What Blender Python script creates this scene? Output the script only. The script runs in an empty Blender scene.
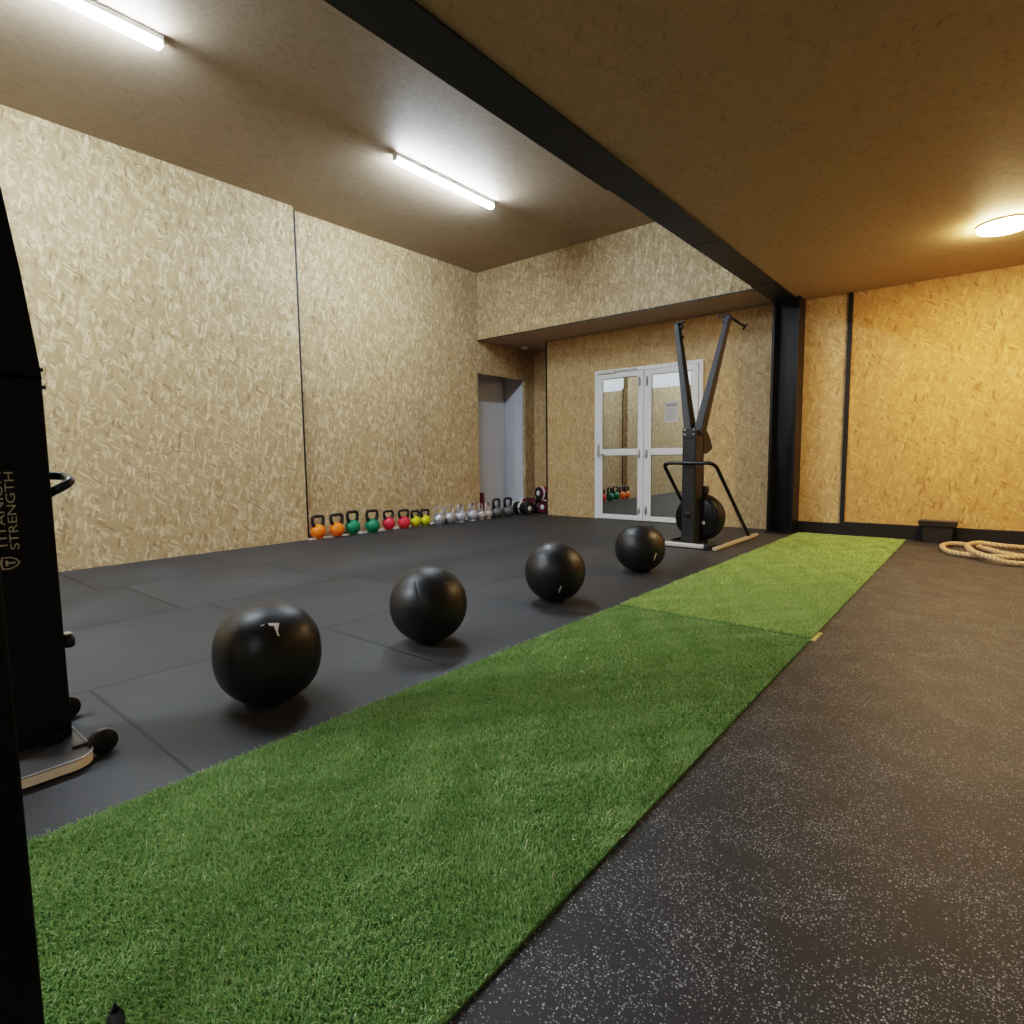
import bpy, bmesh, math, random
import numpy as np
from mathutils import Vector, Matrix
random.seed(7); RNG = np.random.default_rng(7)
PI = math.pi
sc = bpy.context.scene
COL = sc.collection

# ------------------------------------------------------------------ materials
def srgb(r, g, b):
    f = lambda c: (c/255/12.92) if c/255 <= 0.04045 else ((c/255+0.055)/1.055)**2.4
    return (f(r), f(g), f(b), 1)

class NT:
    """tiny node-tree helper"""
    def __init__(self, name):
        self.m = bpy.data.materials.new(name); self.m.use_nodes = True
        self.t = self.m.node_tree; self.t.nodes.clear()
        self.out = self.t.nodes.new('ShaderNodeOutputMaterial')
    def n(self, typ, inputs=None, **props):
        nd = self.t.nodes.new(typ)
        for k, v in props.items(): setattr(nd, k, v)
        for k, v in (inputs or {}).items():
            s = nd.inputs[k]
            if isinstance(v, bpy.types.NodeSocket): self.t.links.new(v, s)
            else: s.default_value = v
        return nd
    def math(self, op, a, b=0.0, c=None):
        d = {0: a, 1: b}
        if c is not None: d[2] = c
        return self.n('ShaderNodeMath', d, operation=op).outputs[0]
    def mix(self, f, a, b, blend='MIX'):
        nd = self.t.nodes.new('ShaderNodeMix'); nd.data_type = 'RGBA'; nd.blend_type = blend
        for i, v in ((0, f), (6, a), (7, b)):
            if isinstance(v, bpy.types.NodeSocket): self.t.links.new(v, nd.inputs[i])
            else: nd.inputs[i].default_value = v
        return nd.outputs[2]
    def ramp(self, f, stops, interp='LINEAR'):
        nd = self.n('ShaderNodeValToRGB', {0: f}); cr = nd.color_ramp; cr.interpolation = interp
        while len(cr.elements) < len(stops): cr.elements.new(0.5)
        for e, (p, c) in zip(cr.elements, stops): e.position = p; e.color = c if len(c) == 4 else (*c, 1)
        return nd.outputs[0]
    def smooth(self, v, lo, hi):
        nd = self.n('ShaderNodeMapRange', {0: v, 1: lo, 2: hi, 3: 0.0, 4: 1.0}, interpolation_type='SMOOTHSTEP')
        return nd.outputs[0]
    def bump(self, h, strength=0.3, dist=0.01):
        return self.n('ShaderNodeBump', {'Height': h, 'Strength': strength, 'Distance': dist}).outputs[0]
    def done(self, **k):
        p = self.n('ShaderNodeBsdfPrincipled', k)
        self.t.links.new(p.outputs[0], self.out.inputs[0]); self.p = p
        return self.m
    def obj(self): return self.n('ShaderNodeTexCoord').outputs['Object']
    def uv(self): return self.n('ShaderNodeTexCoord').outputs['UV']

def plain(name, col, rough=0.5, metal=0.0, noise=0.12, scale=40, spec=0.5, bump=0.0):
    k = NT(name)
    nz = k.n('ShaderNodeTexNoise', {'Vector': k.obj(), 'Scale': scale, 'Detail': 3.0}).outputs[0]
    lo = tuple(c*(1-noise) for c in col[:3])+(1,); hi = tuple(min(1, c*(1+noise)) for c in col[:3])+(1,)
    d = {'Base Color': k.mix(nz, lo, hi), 'Roughness': rough, 'Metallic': metal, 'Specular IOR Level': spec}
    if bump: d['Normal'] = k.bump(nz, bump, 0.003)
    return k.done(**d)

def emis(name, col, strength):
    k = NT(name)
    e = k.n('ShaderNodeEmission', {0: col, 1: strength})
    k.t.links.new(e.outputs[0], k.out.inputs[0]); return k.m

def osb(name, base, light, dark, contrast=1.0, rough=0.55, L=0.088, W=0.022, vert=0.0):
    """oriented strand board: overlapping layers of stretched cells, each turned its own way. UV is in metres."""
    k = NT(name); uv = k.uv()
    wob = k.n('ShaderNodeTexNoise', {'Vector': uv, 'Scale': 9.0, 'Detail': 2.0}).outputs[1]
    wob = k.n('ShaderNodeVectorMath', {0: wob, 1: (0.5, 0.5, 0.5)}, operation='SUBTRACT').outputs[0]
    wob = k.n('ShaderNodeVectorMath', {0: wob, 'Scale': 0.035}, operation='SCALE').outputs[0]
    co = k.n('ShaderNodeVectorMath', {0: uv, 1: wob}, operation='ADD').outputs[0]
    col = base; hgt = None
    random.seed(3)
    angs = [95, 20, 140, 60, 168, 112, 82, 35, 100]
    for i, a in enumerate(angs):
        mp = k.n('ShaderNodeMapping', {'Vector': co, 'Location': (i*3.7, i*1.9, 0), 'Rotation': (0, 0, math.radians(a))}, vector_type='POINT').outputs[0]
        s = k.n('ShaderNodeVectorMath', {0: mp, 1: (1/(L*random.uniform(.8, 1.25)), 1/(W*random.uniform(.8, 1.2)), 1)}, operation='MULTIPLY').outputs[0]
        v = k.n('ShaderNodeTexVoronoi', {'Vector': s, 'Scale': 1.0, 'Randomness': 1.0}, voronoi_dimensions='2D', feature='F1')
        sp = k.n('ShaderNodeSeparateColor', {0: v.outputs['Color']})
        tint = k.ramp(sp.outputs[0], [(0.0, dark), (0.16, base), (0.55, base), (1.0, light)])
        keep = k.smooth(sp.outputs[1], 0.5, 0.56)
        edge = k.smooth(v.outputs['Distance'], 0.62, 0.30)
        al = k.math('MULTIPLY', keep, edge)
        al = k.math('MULTIPLY', al, 0.92*contrast)
        col = k.mix(al, col, tint)
        hh = k.math('MULTIPLY', al, sp.outputs[2])
        hgt = hh if hgt is None else k.math('MAXIMUM', hgt, hh)
    # a few dark slivers
    mp = k.n('ShaderNodeMapping', {'Vector': co, 'Rotation': (0, 0, 1.1)}).outputs[0]
    s = k.n('ShaderNodeVectorMath', {0: mp, 1: (1/0.09, 1/0.02, 1)}, operation='MULTIPLY').outputs[0]
    v = k.n('ShaderNodeTexVoronoi', {'Vector': s, 'Scale': 1.0}, voronoi_dimensions='2D')
    sp = k.n('ShaderNodeSeparateColor', {0: v.outputs['Color']})
    m = k.math('MULTIPLY', k.smooth(sp.outputs[0], 0.965, 0.98), k.smooth(v.outputs['Distance'], 0.42, 0.2))
    col = k.mix(k.math('MULTIPLY', m, 0.55*contrast), col, tuple(c*0.38 for c in dark[:3])+(1,))
    big = k.n('ShaderNodeTexNoise', {'Vector': uv, 'Scale': 0.8, 'Detail': 2.0}).outputs[0]
    col = k.mix(k.math('MULTIPLY', big, 0.22), col, tuple(c*0.72 for c in base[:3])+(1,))
    return k.done(**{'Base Color': col, 'Roughness': rough, 'Specular IOR Level': 0.35, 'Normal': k.bump(hgt, 0.25, 0.004)})

def rubber_floor():
    k = NT('rubber_floor'); P = k.obj()
    xyz = k.n('ShaderNodeSeparateXYZ', {0: P}); x, y = xyz.outputs[0], xyz.outputs[1]
    T = 0.985
    rowf = k.math('DIVIDE', k.math('SUBTRACT', -1.54, x), T)
    row = k.math('FLOOR', rowf)
    def line(v, w):           # distance to nearest integer * T
        f = k.math('ABSOLUTE', k.math('SUBTRACT', k.math('FRACT', k.math('ADD', v, 0.5)), 0.5))
        return k.smooth(k.math('MULTIPLY', f, T), w, w*0.35)
    yy = k.math('DIVIDE', k.math('ADD', k.math('SUBTRACT', y, 0.6), k.math('MULTIPLY', row, 0.145)), T)
    seam = k.math('MAXIMUM', line(rowf, 0.009), line(yy, 0.009))
    left = k.math('LESS_THAN', x, -1.2)
    # right hand mats run in wide rolls: only two cross seams
    f2 = k.math('ABSOLUTE', k.math('SUBTRACT', y, 3.05))
    seam_r = k.math('MULTIPLY', k.smooth(f2, 0.006, 0.002), 0.5)
    seam = k.math('ADD', k.math('MULTIPLY', seam, left), k.math('MULTIPLY', seam_r, k.math('SUBTRACT', 1.0, left)))
    # per tile tone
    cell = k.n('ShaderNodeCombineXYZ', {0: row, 1: k.math('FLOOR', yy)})
    tone = k.n('ShaderNodeTexWhiteNoise', {0: cell.outputs[0]}, noise_dimensions='3D').outputs[0]
    blot = k.n('ShaderNodeTexNoise', {'Vector': P, 'Scale': 2.2, 'Detail': 5.0, 'Roughness': 0.65}).outputs[0]
    fine = k.n('ShaderNodeTexNoise', {'Vector': P, 'Scale': 160.0, 'Detail': 3.0}).outputs[0]
    base = k.mix(k.smooth(blot, 0.3, 0.75), (0.020, 0.021, 0.024, 1), (0.042, 0.044, 0.048, 1))
    base = k.mix(k.math('MULTIPLY', k.math('MULTIPLY', tone, left), 0.35), base, (0.066, 0.068, 0.071, 1))
    base = k.mix(k.math('MULTIPLY', fine, 0.45), base, (0.018, 0.018, 0.020, 1))
    dust = k.n('ShaderNodeTexNoise', {'Vector': P, 'Scale': 1.1, 'Detail': 6.0, 'Roughness': 0.7}).outputs[0]
    base = k.mix(k.math('MULTIPLY', k.smooth(dust, 0.5, 0.8), 0.35), base, (0.085, 0.083, 0.080, 1))
    # white EPDM flecks on the right side
    wn = k.n('ShaderNodeTexNoise', {'Vector': P, 'Scale': 90.0, 'Detail': 2.0}).outputs[1]
    wn = k.n('ShaderNodeVectorMath', {0: wn, 'Scale': 0.010}, operation='SCALE').outputs[0]
    pc = k.n('ShaderNodeVectorMath', {0: P, 1: wn}, operation='ADD').outputs[0]
    clus = k.n('ShaderNodeTexNoise', {'Vector': P, 'Scale': 7.0, 'Detail': 2.0}).outputs[0]
    fl = None
    for sc_, thr, rad in ((165.0, 0.83, 0.34), (290.0, 0.80, 0.34)):
        v = k.n('ShaderNodeTexVoronoi', {'Vector': pc, 'Scale': sc_}, voronoi_dimensions='2D')
        sp = k.n('ShaderNodeSeparateColor', {0: v.outputs['Color']})
        pick = k.math('GREATER_THAN', k.math('ADD', sp.outputs[0], k.math('MULTIPLY', k.math('SUBTRACT', clus, 0.5), 0.8)), thr)
        f = k.math('MULTIPLY', pick, k.smooth(v.outputs['Distance'], rad, rad*0.6))
        f = k.math('MULTIPLY', f, k.math('ADD', 0.35, k.math('MULTIPLY', sp.outputs[1], 0.65)))
        fl = f if fl is None else k.math('MAXIMUM', fl, f)
    right = k.math('SUBTRACT', 1.0, left)
    amt = k.math('MULTIPLY', fl, k.math('ADD', k.math('MULTIPLY', right, 0.96), 0.04))
    base = k.mix(k.math('MULTIPLY', right, 0.45), base, (0.010, 0.010, 0.0105, 1))
    col = k.mix(amt, base, (0.36, 0.36, 0.36, 1))
    col = k.mix(k.math('MULTIPLY', seam, 0.85), col, (0.004, 0.004, 0.004, 1))
    h = k.math('SUBTRACT', k.math('MULTIPLY', fine, 0.25), seam)
    rough = k.math('ADD', 0.5, k.math('MULTIPLY', blot, 0.2))
    return k.done(**{'Base Color': col, 'Roughness': rough, 'Specular IOR Level': 0.45, 'Normal': k.bump(h, 0.35, 0.004)})

M = {}
M['osb_left'] = osb('osb_left_wall', srgb(178, 152, 112), srgb(226, 206, 168), srgb(144, 114, 76))
M['osb_back'] = osb('osb_back_wall', srgb(192, 161, 116), srgb(222, 194, 150), srgb(160, 124, 80))
M['osb_lamplit'] = osb('osb_right_wall_lamplit', srgb(190, 148, 92), srgb(218, 178, 118), srgb(152, 108, 58))  # orange cast of the warm lamp is tinted into these boards
M['osb_ceiling'] = osb('osb_ceiling', srgb(166, 147, 126), srgb(182, 162, 140), srgb(140, 122, 102), contrast=0.5, rough=0.6)
M['osb_dark'] = osb('osb_low_ceiling', srgb(194, 170, 136), srgb(208, 182, 146), srgb(166, 142, 108), contrast=0.5, rough=0.6)
M['floor'] = rubber_floor()
M['black_steel'] = plain('black_painted_steel', (0.005, 0.0055, 0.007, 1), 0.42, 0.0, 0.3, 14, spec=0.35)
M['beam_black'] = plain('beam_black_paint', (0.026, 0.029, 0.036, 1), 0.5, 0.0, 0.3, 6)
M['trim_black'] = plain('black_trim', (0.005, 0.005, 0.005, 1), 0.6)
M['skirting'] = plain('black_rubber_skirting', (0.008, 0.0075, 0.007, 1), 0.6, 0, 0.3, 9)
M['white_plaster'] = plain('white_plaster', (0.62, 0.64, 0.68, 1), 0.7, 0, 0.03, 5)
M['white_floor'] = plain('pale_floor_edge', (0.70, 0.68, 0.66, 1), 0.6, 0, 0.06, 12)
M['upvc'] = plain('white_door_frame', (0.84, 0.86, 0.90, 1), 0.35, 0, 0.03, 20)
M['gasket'] = plain('grey_gasket', (0.09, 0.09, 0.1, 1), 0.6)
M['chrome'] = plain('brushed_chrome', (0.55, 0.56, 0.58, 1), 0.28, 1.0, 0.05, 60)
M['pane_glow'] = plain('glow_strip', (0.86, 0.93, 1.0, 1), 0.45, 0, 0.03, 6)  # pale glowing strip, imitates a bright reflection in the door glass
for nd in M['pane_glow'].node_tree.nodes:
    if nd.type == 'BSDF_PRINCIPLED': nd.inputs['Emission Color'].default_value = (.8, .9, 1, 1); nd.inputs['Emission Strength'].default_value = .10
M['paper'] = plain('printed_paper', (0.62, 0.62, 0.60, 1), 0.7, 0, 0.04, 12)
M['ink'] = plain('grey_print', (0.34, 0.35, 0.38, 1), 0.7)
k = NT('mirrored_door_glass')
g = k.n('ShaderNodeBsdfGlossy', {'Color': (0.66, 0.67, 0.64, 1), 'Roughness': 0.012})
d = k.n('ShaderNodeBsdfDiffuse', {'Color': (0.05, 0.055, 0.055, 1)})
mx = k.n('ShaderNodeMixShader', {0: 0.92}); k.t.links.new(d.outputs[0], mx.inputs[1]); k.t.links.new(g.outputs[0], mx.inputs[2])
k.t.links.new(mx.outputs[0], k.out.inputs[0]); M['glass'] = k.m
def leather():
    k = NT('black_ball_leather'); P = k.obj()
    v = k.n('ShaderNodeTexVoronoi', {'Vector': P, 'Scale': 220.0}).outputs['Distance']
    nz = k.n('ShaderNodeTexNoise', {'Vector': P, 'Scale': 9.0, 'Detail': 4.0}).outputs[0]
    return k.done(**{'Base Color': k.mix(nz, (0.005, 0.005, 0.006, 1), (0.012, 0.012, 0.013, 1)),
                     'Roughness': k.math('ADD', 0.36, k.math('MULTIPLY', nz, 0.16)), 'Specular IOR Level': 0.5,
                     'Normal': k.bump(v, 0.10, 0.001)})
M['leather'] = leather()
M['thread'] = plain('ball_seam', (0.006, 0.006, 0.006, 1), 0.6)
M['logo_white'] = plain('white_print', (0.82, 0.82, 0.82, 1), 0.5, 0, 0.05)
M['logo_dim'] = plain('faded_print', srgb(170, 166, 148), 0.6, 0, 0.25, 90)
M['turf_base'] = plain('turf_backing', srgb(84, 118, 60), 0.9, 0, 0.3, 60)
def turf(name):
    k = NT(name)
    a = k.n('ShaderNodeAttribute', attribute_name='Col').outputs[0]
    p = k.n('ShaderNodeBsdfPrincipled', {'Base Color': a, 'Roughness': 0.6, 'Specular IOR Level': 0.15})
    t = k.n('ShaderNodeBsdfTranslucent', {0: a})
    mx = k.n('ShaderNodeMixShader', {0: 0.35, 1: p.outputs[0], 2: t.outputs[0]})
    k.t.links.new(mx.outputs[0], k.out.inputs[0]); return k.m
M['turf'] = turf('turf_blades')
def rope_mat():
    k = NT('twisted_rope'); uv = k.uv()
    w = k.n('ShaderNodeTexWave', {'Vector': k.n('ShaderNodeMapping', {'Vector': uv, 'Rotation': (0, 0, 0.6)}).outputs[0], 'Scale': 9.0, 'Distortion': 0.6}).outputs[1]
    nz = k.n('ShaderNodeTexNoise', {'Vector': k.obj(), 'Scale': 40.0, 'Detail': 3.0}).outputs[0]
    c = k.mix(w, srgb(160, 130, 96), srgb(206, 176, 134)); c = k.mix(k.math('MULTIPLY', nz, 0.4), c, srgb(196, 164, 140))
    return k.done(**{'Base Color': c, 'Roughness': 0.8, 'Normal': k.bump(w, 0.6, 0.006)})
M['rope'] = rope_mat()
M['box_brown'] = plain('dark_brown_plastic', (0.020, 0.017, 0.014, 1), 0.5, 0, 0.2)
M['kb_orange'] = plain('orange_coating', srgb(240, 120, 20), 0.4, 0, 0.08)
M['kb_green'] = plain('green_coating', srgb(8, 118, 84), 0.4, 0, 0.08)
M['kb_red'] = plain('red_coating', srgb(214, 50, 66), 0.4, 0, 0.08)
M['kb_yellow'] = plain('yellow_coating', srgb(206, 200, 20), 0.4, 0, 0.08)
M['kb_steel'] = plain('silver_paint', (0.52, 0.53, 0.55, 1), 0.32, 0.55, 0.06)
M['kb_lilac'] = plain('pale_silver_lilac_paint', (0.46, 0.46, 0.54, 1), 0.4, 0.3, 0.06)
M['kb_pink'] = plain('pale_silver_pink_paint', (0.50, 0.46, 0.47, 1), 0.4, 0.3, 0.06)
M['kb_grey'] = plain('dark_grey_paint', (0.13, 0.135, 0.14, 1), 0.45, 0.2, 0.1)
M['kb_handle'] = plain('black_handle', (0.012, 0.012, 0.012, 1), 0.4)
M['kb_purple'] = plain('purple_band', (0.06, 0.04, 0.10, 1), 0.5)
M['kb_maroon'] = plain('maroon_band', (0.22, 0.04, 0.06, 1), 0.5)
M['db_black'] = plain('black_urethane', (0.014, 0.012, 0.013, 1), 0.4)
M['db_red'] = plain('red_urethane', srgb(150, 22, 40), 0.45)
M['db_maroon'] = plain('maroon_urethane', srgb(86, 14, 32), 0.45)
M['charcoal'] = plain('charcoal_powder_coat', (0.020, 0.021, 0.024, 1), 0.42, 0.2, 0.15, 30)
M['machine_black'] = plain('machine_black', (0.004, 0.004, 0.0045, 1), 0.55, 0, 0.2, 30, spec=0.2)
M['matte_black'] = plain('matte_black_plastic', (0.010, 0.010, 0.011, 1), 0.45)
M['tube_black'] = plain('black_tube', (0.007, 0.007, 0.008, 1), 0.34)
M['alu'] = plain('pale_aluminium', (0.66, 0.64, 0.58, 1), 0.4, 0.25, 0.05)
M['alu_tan'] = plain('warm_aluminium', (0.50, 0.42, 0.33, 1), 0.45, 0.2, 0.06)
M['plate_grey'] = plain('grey_steel_plate', (0.085, 0.080, 0.078, 1), 0.42, 0.3, 0.15, 25)
M['plate_edge'] = plain('tan_plate_edge', srgb(236, 226, 208), 0.5, 0, 0.12, 25)
M['silver'] = plain('silver_edge', (0.6, 0.62, 0.65, 1), 0.3, 0.6, 0.05)
M['tape'] = plain('pale_yellow_tape', srgb(216, 206, 130), 0.6)
M['white_plastic'] = plain('white_plastic', (0.72, 0.72, 0.72, 1), 0.45)
M['tube_glow'] = emis('cool_led_tube', (0.74, 0.87, 1.0, 1), 74)
M['lamp_glow'] = emis('warm_led_disc', (1.0, 0.70, 0.36, 1), 88)

# ------------------------------------------------------------------ mesh helpers
def mesh_obj(name, bm, mat, parent=None, loc=None, smooth=False, auto=None):
    me = bpy.data.meshes.new(name)
    bmesh.ops.recalc_face_normals(bm, faces=bm.faces[:]) if not getattr(bm, 'is_open', False) else None
    bm.to_mesh(me); bm.free()
    for m in (mat if isinstance(mat, (list, tuple)) else [mat]): me.materials.append(m)
    if smooth:
        for p in me.polygons: p.use_smooth = True
        if auto: me.set_sharp_from_angle(angle=math.radians(auto))
    o = bpy.data.objects.new(name, me); COL.objects.link(o)
    if parent: o.parent = parent
    if loc: o.location = loc
    return o

def tag(o, label=None, cat=None, group=None, kind=None):
    if label: o['label'] = label
    if cat: o['category'] = cat
    if group: o['group'] = group
    if kind: o['kind'] = kind
    return o

def thing(name, label, cat, loc=(0, 0, 0), rz=0.0, group=None):
    e = bpy.data.objects.new(name, None); COL.objects.link(e)
    e.location = loc; e.rotation_euler = (0, 0, rz); e.empty_display_size = 0.1
    return tag(e, label, cat, group)

def copy_tree(o, parent=None):
    c = o.copy(); COL.objects.link(c)
    if parent: c.parent = parent
    for ch in list(o.children): copy_tree(ch, c)
    return c

def box(bm, x0, x1, y0, y1, z0, z1, bev=0.0, seg=2, mi=0, mat=None):
    vs = [bm.verts.new(((x0, x1)[i & 1], (y0, y1)[i >> 1 & 1], (z0, z1)[i >> 2 & 1])) for i in range(8)]
    if mat is not None:
        for v in vs: v.co = mat @ v.co
    fs = [bm.faces.new([vs[i] for i in f]) for f in ((0, 2, 3, 1), (4, 5, 7, 6), (0, 1, 5, 4), (2, 6, 7, 3), (0, 4, 6, 2), (1, 3, 7, 5))]
    for f in fs: f.material_index = mi
    if bev:
        es = list({e for f in fs for e in f.edges})
        bmesh.ops.bevel(bm, geom=es, offset=bev, segments=seg, affect='EDGES', profile=0.5)
    return vs

def frame_axes(t):
    t = t.normalized(); a = Vector((0, 0, 1)) if abs(t.z) < 0.9 else Vector((1, 0, 0))
    u = t.cross(a).normalized(); return u, t.cross(u).normalized()

def tube(bm, pts, r, n=12, closed=False, cap=True, uvl=None):
    pts = [Vector(p) for p in pts]; N = len(pts); rings = []
    rad = r if isinstance(r, (list, tuple)) else [r]*N
    u = None
    for i, p in enumerate(pts):
        a = pts[i-1] if (i or closed) else p
        b = pts[(i+1) % N] if (i < N-1 or closed) else p
        t = (b-a).normalized()
        if u is None: u, v = frame_axes(t)
        else:
            u = (u - t*u.dot(t)).normalized(); v = t.cross(u)
        rings.append([bm.verts.new(p + rad[i]*(math.cos(2*PI*j/n)*u + math.sin(2*PI*j/n)*v)) for j in range(n)])
    for i in range(N if closed else N-1):
        A, B = rings[i], rings[(i+1) % N]
        for j in range(n):
            f = bm.faces.new((A[j], A[(j+1) % n], B[(j+1) % n], B[j])); f.smooth = True
            if uvl:
                for l, (a, b) in zip(f.loops, ((i, j), (i, j+1), (i+1, j+1), (i+1, j))): l[uvl].uv = (a*0.02, b/n*0.16)
    if cap and not closed:
        bm.faces.new(rings[0][::-1]); bm.faces.new(rings[-1])

def rounded_path(pts, rad, seg=6):
    """polyline with filleted corners"""
    P = [Vector(p) for p in pts]; out = [P[0]]
    for i in range(1, len(P)-1):
        a = (P[i-1]-P[i]); b = (P[i+1]-P[i]); d = min(rad, a.length*.45, b.length*.45)
        s = P[i]+a.normalized()*d; e = P[i]+b.normalized()*d
        for j in range(seg+1):
            t = j/seg; out.append((1-t)**2*s + 2*t*(1-t)*P[i] + t*t*e)
    out.append(P[-1]); return out

def lathe(bm, prof, n=32, mat=None, cap=True, mi=0):
    """prof: (radius, height) list about Z"""
    rings = []
    for r, z in prof:
        ring = []
        for j in range(n):
            co = Vector((r*math.cos(2*PI*j/n), r*math.sin(2*PI*j/n), z))
            ring.append(bm.verts.new(mat @ co if mat is not None else co))
        rings.append(ring)
    for A, B in zip(rings, rings[1:]):
        for j in range(n):
            f = bm.faces.new((A[j], A[(j+1) % n], B[(j+1) % n], B[j])); f.smooth = True; f.material_index = mi
    if cap:
        for rg, rev in ((rings[0], True), (rings[-1], False)):
            f = bm.faces.new(rg[::-1] if rev else rg); f.material_index = mi

def axis_mat(origin, axis):
    """matrix that maps local Z onto axis, at origin"""
    return Matrix.Translation(Vector(origin)) @ Vector(axis).to_track_quat('Z', 'Y').to_matrix().to_4x4()

def prism(bm, poly, d0, d1, to3, mi=0):
    """extrude a 2D polygon; to3(u, v, d) -> point"""
    A = [bm.verts.new(to3(u, v, d0)) for u, v in poly]; B = [bm.verts.new(to3(u, v, d1)) for u, v in poly]
    n = len(poly)
    fs = [bm.faces.new(A[::-1]), bm.faces.new(B)] + [bm.faces.new((A[i], A[(i+1) % n], B[(i+1) % n], B[i])) for i in range(n)]
    for f in fs: f.material_index = mi

# ------------------------------------------------------------------ the room
XL1, XL2 = -5.49, -5.57          # left wall boards
YB, YN, YBK = 6.75, 7.30, 6.03   # back wall, niche, bulkhead
ZH, ZL, ZS = 3.34, 2.42, 2.435   # high ceiling, low ceiling, soffit
XP = -4.916                      # edge of the back-wall board
XR, YR = 3.4, -4.2               # right wall, wall behind
BX0, BX1 = -1.855, -1.63         # beam

def slab(name, x0, x1, y0, y1, z0, z1, mat, uvax='auto', hole=None, parent=None):
    """solid wall/ceiling slab with UV in metres (planar, by dominant face axis)"""
    bm = bmesh.new(); box(bm, x0, x1, y0, y1, z0, z1)
    uvbox(bm); o = mesh_obj(name, bm, mat, parent); tag(o, kind='structure'); return o
def uvbox(bm):
    bmesh.ops.recalc_face_normals(bm, faces=bm.faces[:])
    L = bm.loops.layers.uv.new('UVMap')
    for f in bm.faces:
        a = max(range(3), key=lambda i: abs(f.normal[i]))
        i, j = ((1, 2), (0, 2), (0, 1))[a]
        for l in f.loops: l[L].uv = (l.vert.co[i], l.vert.co[j])

slab('floor', -6.6, XR+.1, YR-.1, 8.4, -0.06, 0.0, M['floor'])
# pale strip of bare floor between the mats and the recessed board
slab('trim_1', XL2, XL2+0.135, 3.275, YBK, 0.0, 0.008, M['white_floor'])
wl = slab('wall_left', XL1-0.12, XL1, YR, 3.275, 0, ZH, M['osb_left'])
bm = bmesh.new()                                  # second board run with the doorway cut out
DY0, DY1, DZ = 6.015, 7.07, 1.995
box(bm, XL2-0.05, XL2, 3.275, DY0, 0, ZH); box(bm, XL2-0.05, XL2, DY0, DY1, DZ, ZH); box(bm, XL2-0.05, XL2, DY1, YN+.02, 0, ZH)
uvbox(bm); tag(mesh_obj('wall_left_recessed', bm, M['osb_left']), kind='structure')
slab('shadow_gap_strip', XL2, XL2+0.008, 3.308, 3.338, 0.0, ZH, M['trim_black'])  # black strip drawn in for the shadow gap where the boards step
# the white lobby behind the doorway
bm = bmesh.new()
box(bm, -6.05, -5.98, DY0-.5, DY1+.04, 0, 2.6); box(bm, -5.98, XL2-0.05, DY1, DY1+0.05, 0, 2.6)
box(bm, -5.98, XL2-0.05, DY0-.5, DY0-.45, 0, 2.6); box(bm, -6.05, XL2-0.05, DY0-.5, DY1+.04, 2.55, 2.6)
tag(mesh_obj('wall_lobby', bm, M['white_plaster']), kind='structure')
# bulkhead, soffit, niche, back wall
slab('wall_bulkhead', XL2, BX0+.02, YBK, YBK+0.06, ZS, ZH, M['osb_left'])
slab('trim_3', XL2, BX0, YBK-0.010, YBK+0.0, ZS-0.004, ZS+0.010, M['trim_black'])
slab('ceiling_soffit', XL2, BX0+.02, YBK+.06, YN+.05, ZS, ZS+0.05, M['osb_ceiling'])
slab('wall_niche', XL2-.05, XP+.02, YN, YN+0.05, 0, ZS, M['osb_back'])
slab('wall_back', XP, -1.19, YB, YB+0.06, 0, ZS+.05, M['osb_back'])
slab('wall_niche_side', XP, XP+0.03, YB+.06, YN, 0, ZS, M['osb_back'])
slab('trim_4', XP-0.022, XP, YB-0.006, YB+0.03, 0, ZS, M['trim_black'])
slab('wall_back_right', -1.19, XR, YB, YB+0.06, 0, ZS, M['osb_lamplit'])
slab('trim_5', -1.192, -1.152, YB-0.022, YB, 0.11, ZL, M['trim_black'])
slab('baseboard_back', -1.60, -1.17, YB-0.035, YB, 0, 0.115, M['skirting'])
slab('baseboard_right', -1.17, XR, YB-0.05, YB, 0, 0.135, M['skirting'])
# ceilings
slab('ceiling', XL2-.1, BX0+.02, YR, YBK+.06, ZH, ZH+0.05, M['osb_ceiling'])
slab('ceiling_low', BX1-.02, XR, YR, YB+.06, ZL, ZL+0.05, M['osb_dark'])
# unseen walls that close the room
slab('wall_right', XR, XR+0.06, YR, YB+.06, 0, ZL+.05, M['osb_back'])
slab('wall_front', XL1-.12, XR, YR-0.06, YR, 0, ZH+.05, M['osb_left'])
# beam + post
bm = bmesh.new()
box(bm, BX0, BX1, YR, 3.155, ZL-0.012, ZH+.05); box(bm, BX0+0.012, BX1, 3.155, 5.80, ZL-0.012, ZH+.05)
box(bm, BX0+0.004, BX1, 5.815, YB, ZL-0.012, ZH+.05); box(bm, BX0+.02, BX1-.005, 5.79, 5.82, ZL-.004, ZH)
box(bm, BX0+0.03, BX1, 4.40, 4.405, ZL-0.015, ZL-.01)
tag(mesh_obj('beam', bm, M['beam_black']), kind='structure')
bm = bmesh.new()                                  # H-section steel post
box(bm, -1.845, -1.820, 6.50, YB-.001, 0, ZL, 0.002, 1); box(bm, -1.612, -1.587, 6.50, YB-.001, 0, ZL, 0.002, 1); box(bm, -1.820, -1.612, 6.62, 6.635, 0, ZL)
box(bm, -1.86, -1.57, 6.47, YB-.001, 0, 0.012, 0.002, 1)
tag(mesh_obj('post', bm, M['black_steel']), kind='structure')

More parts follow.
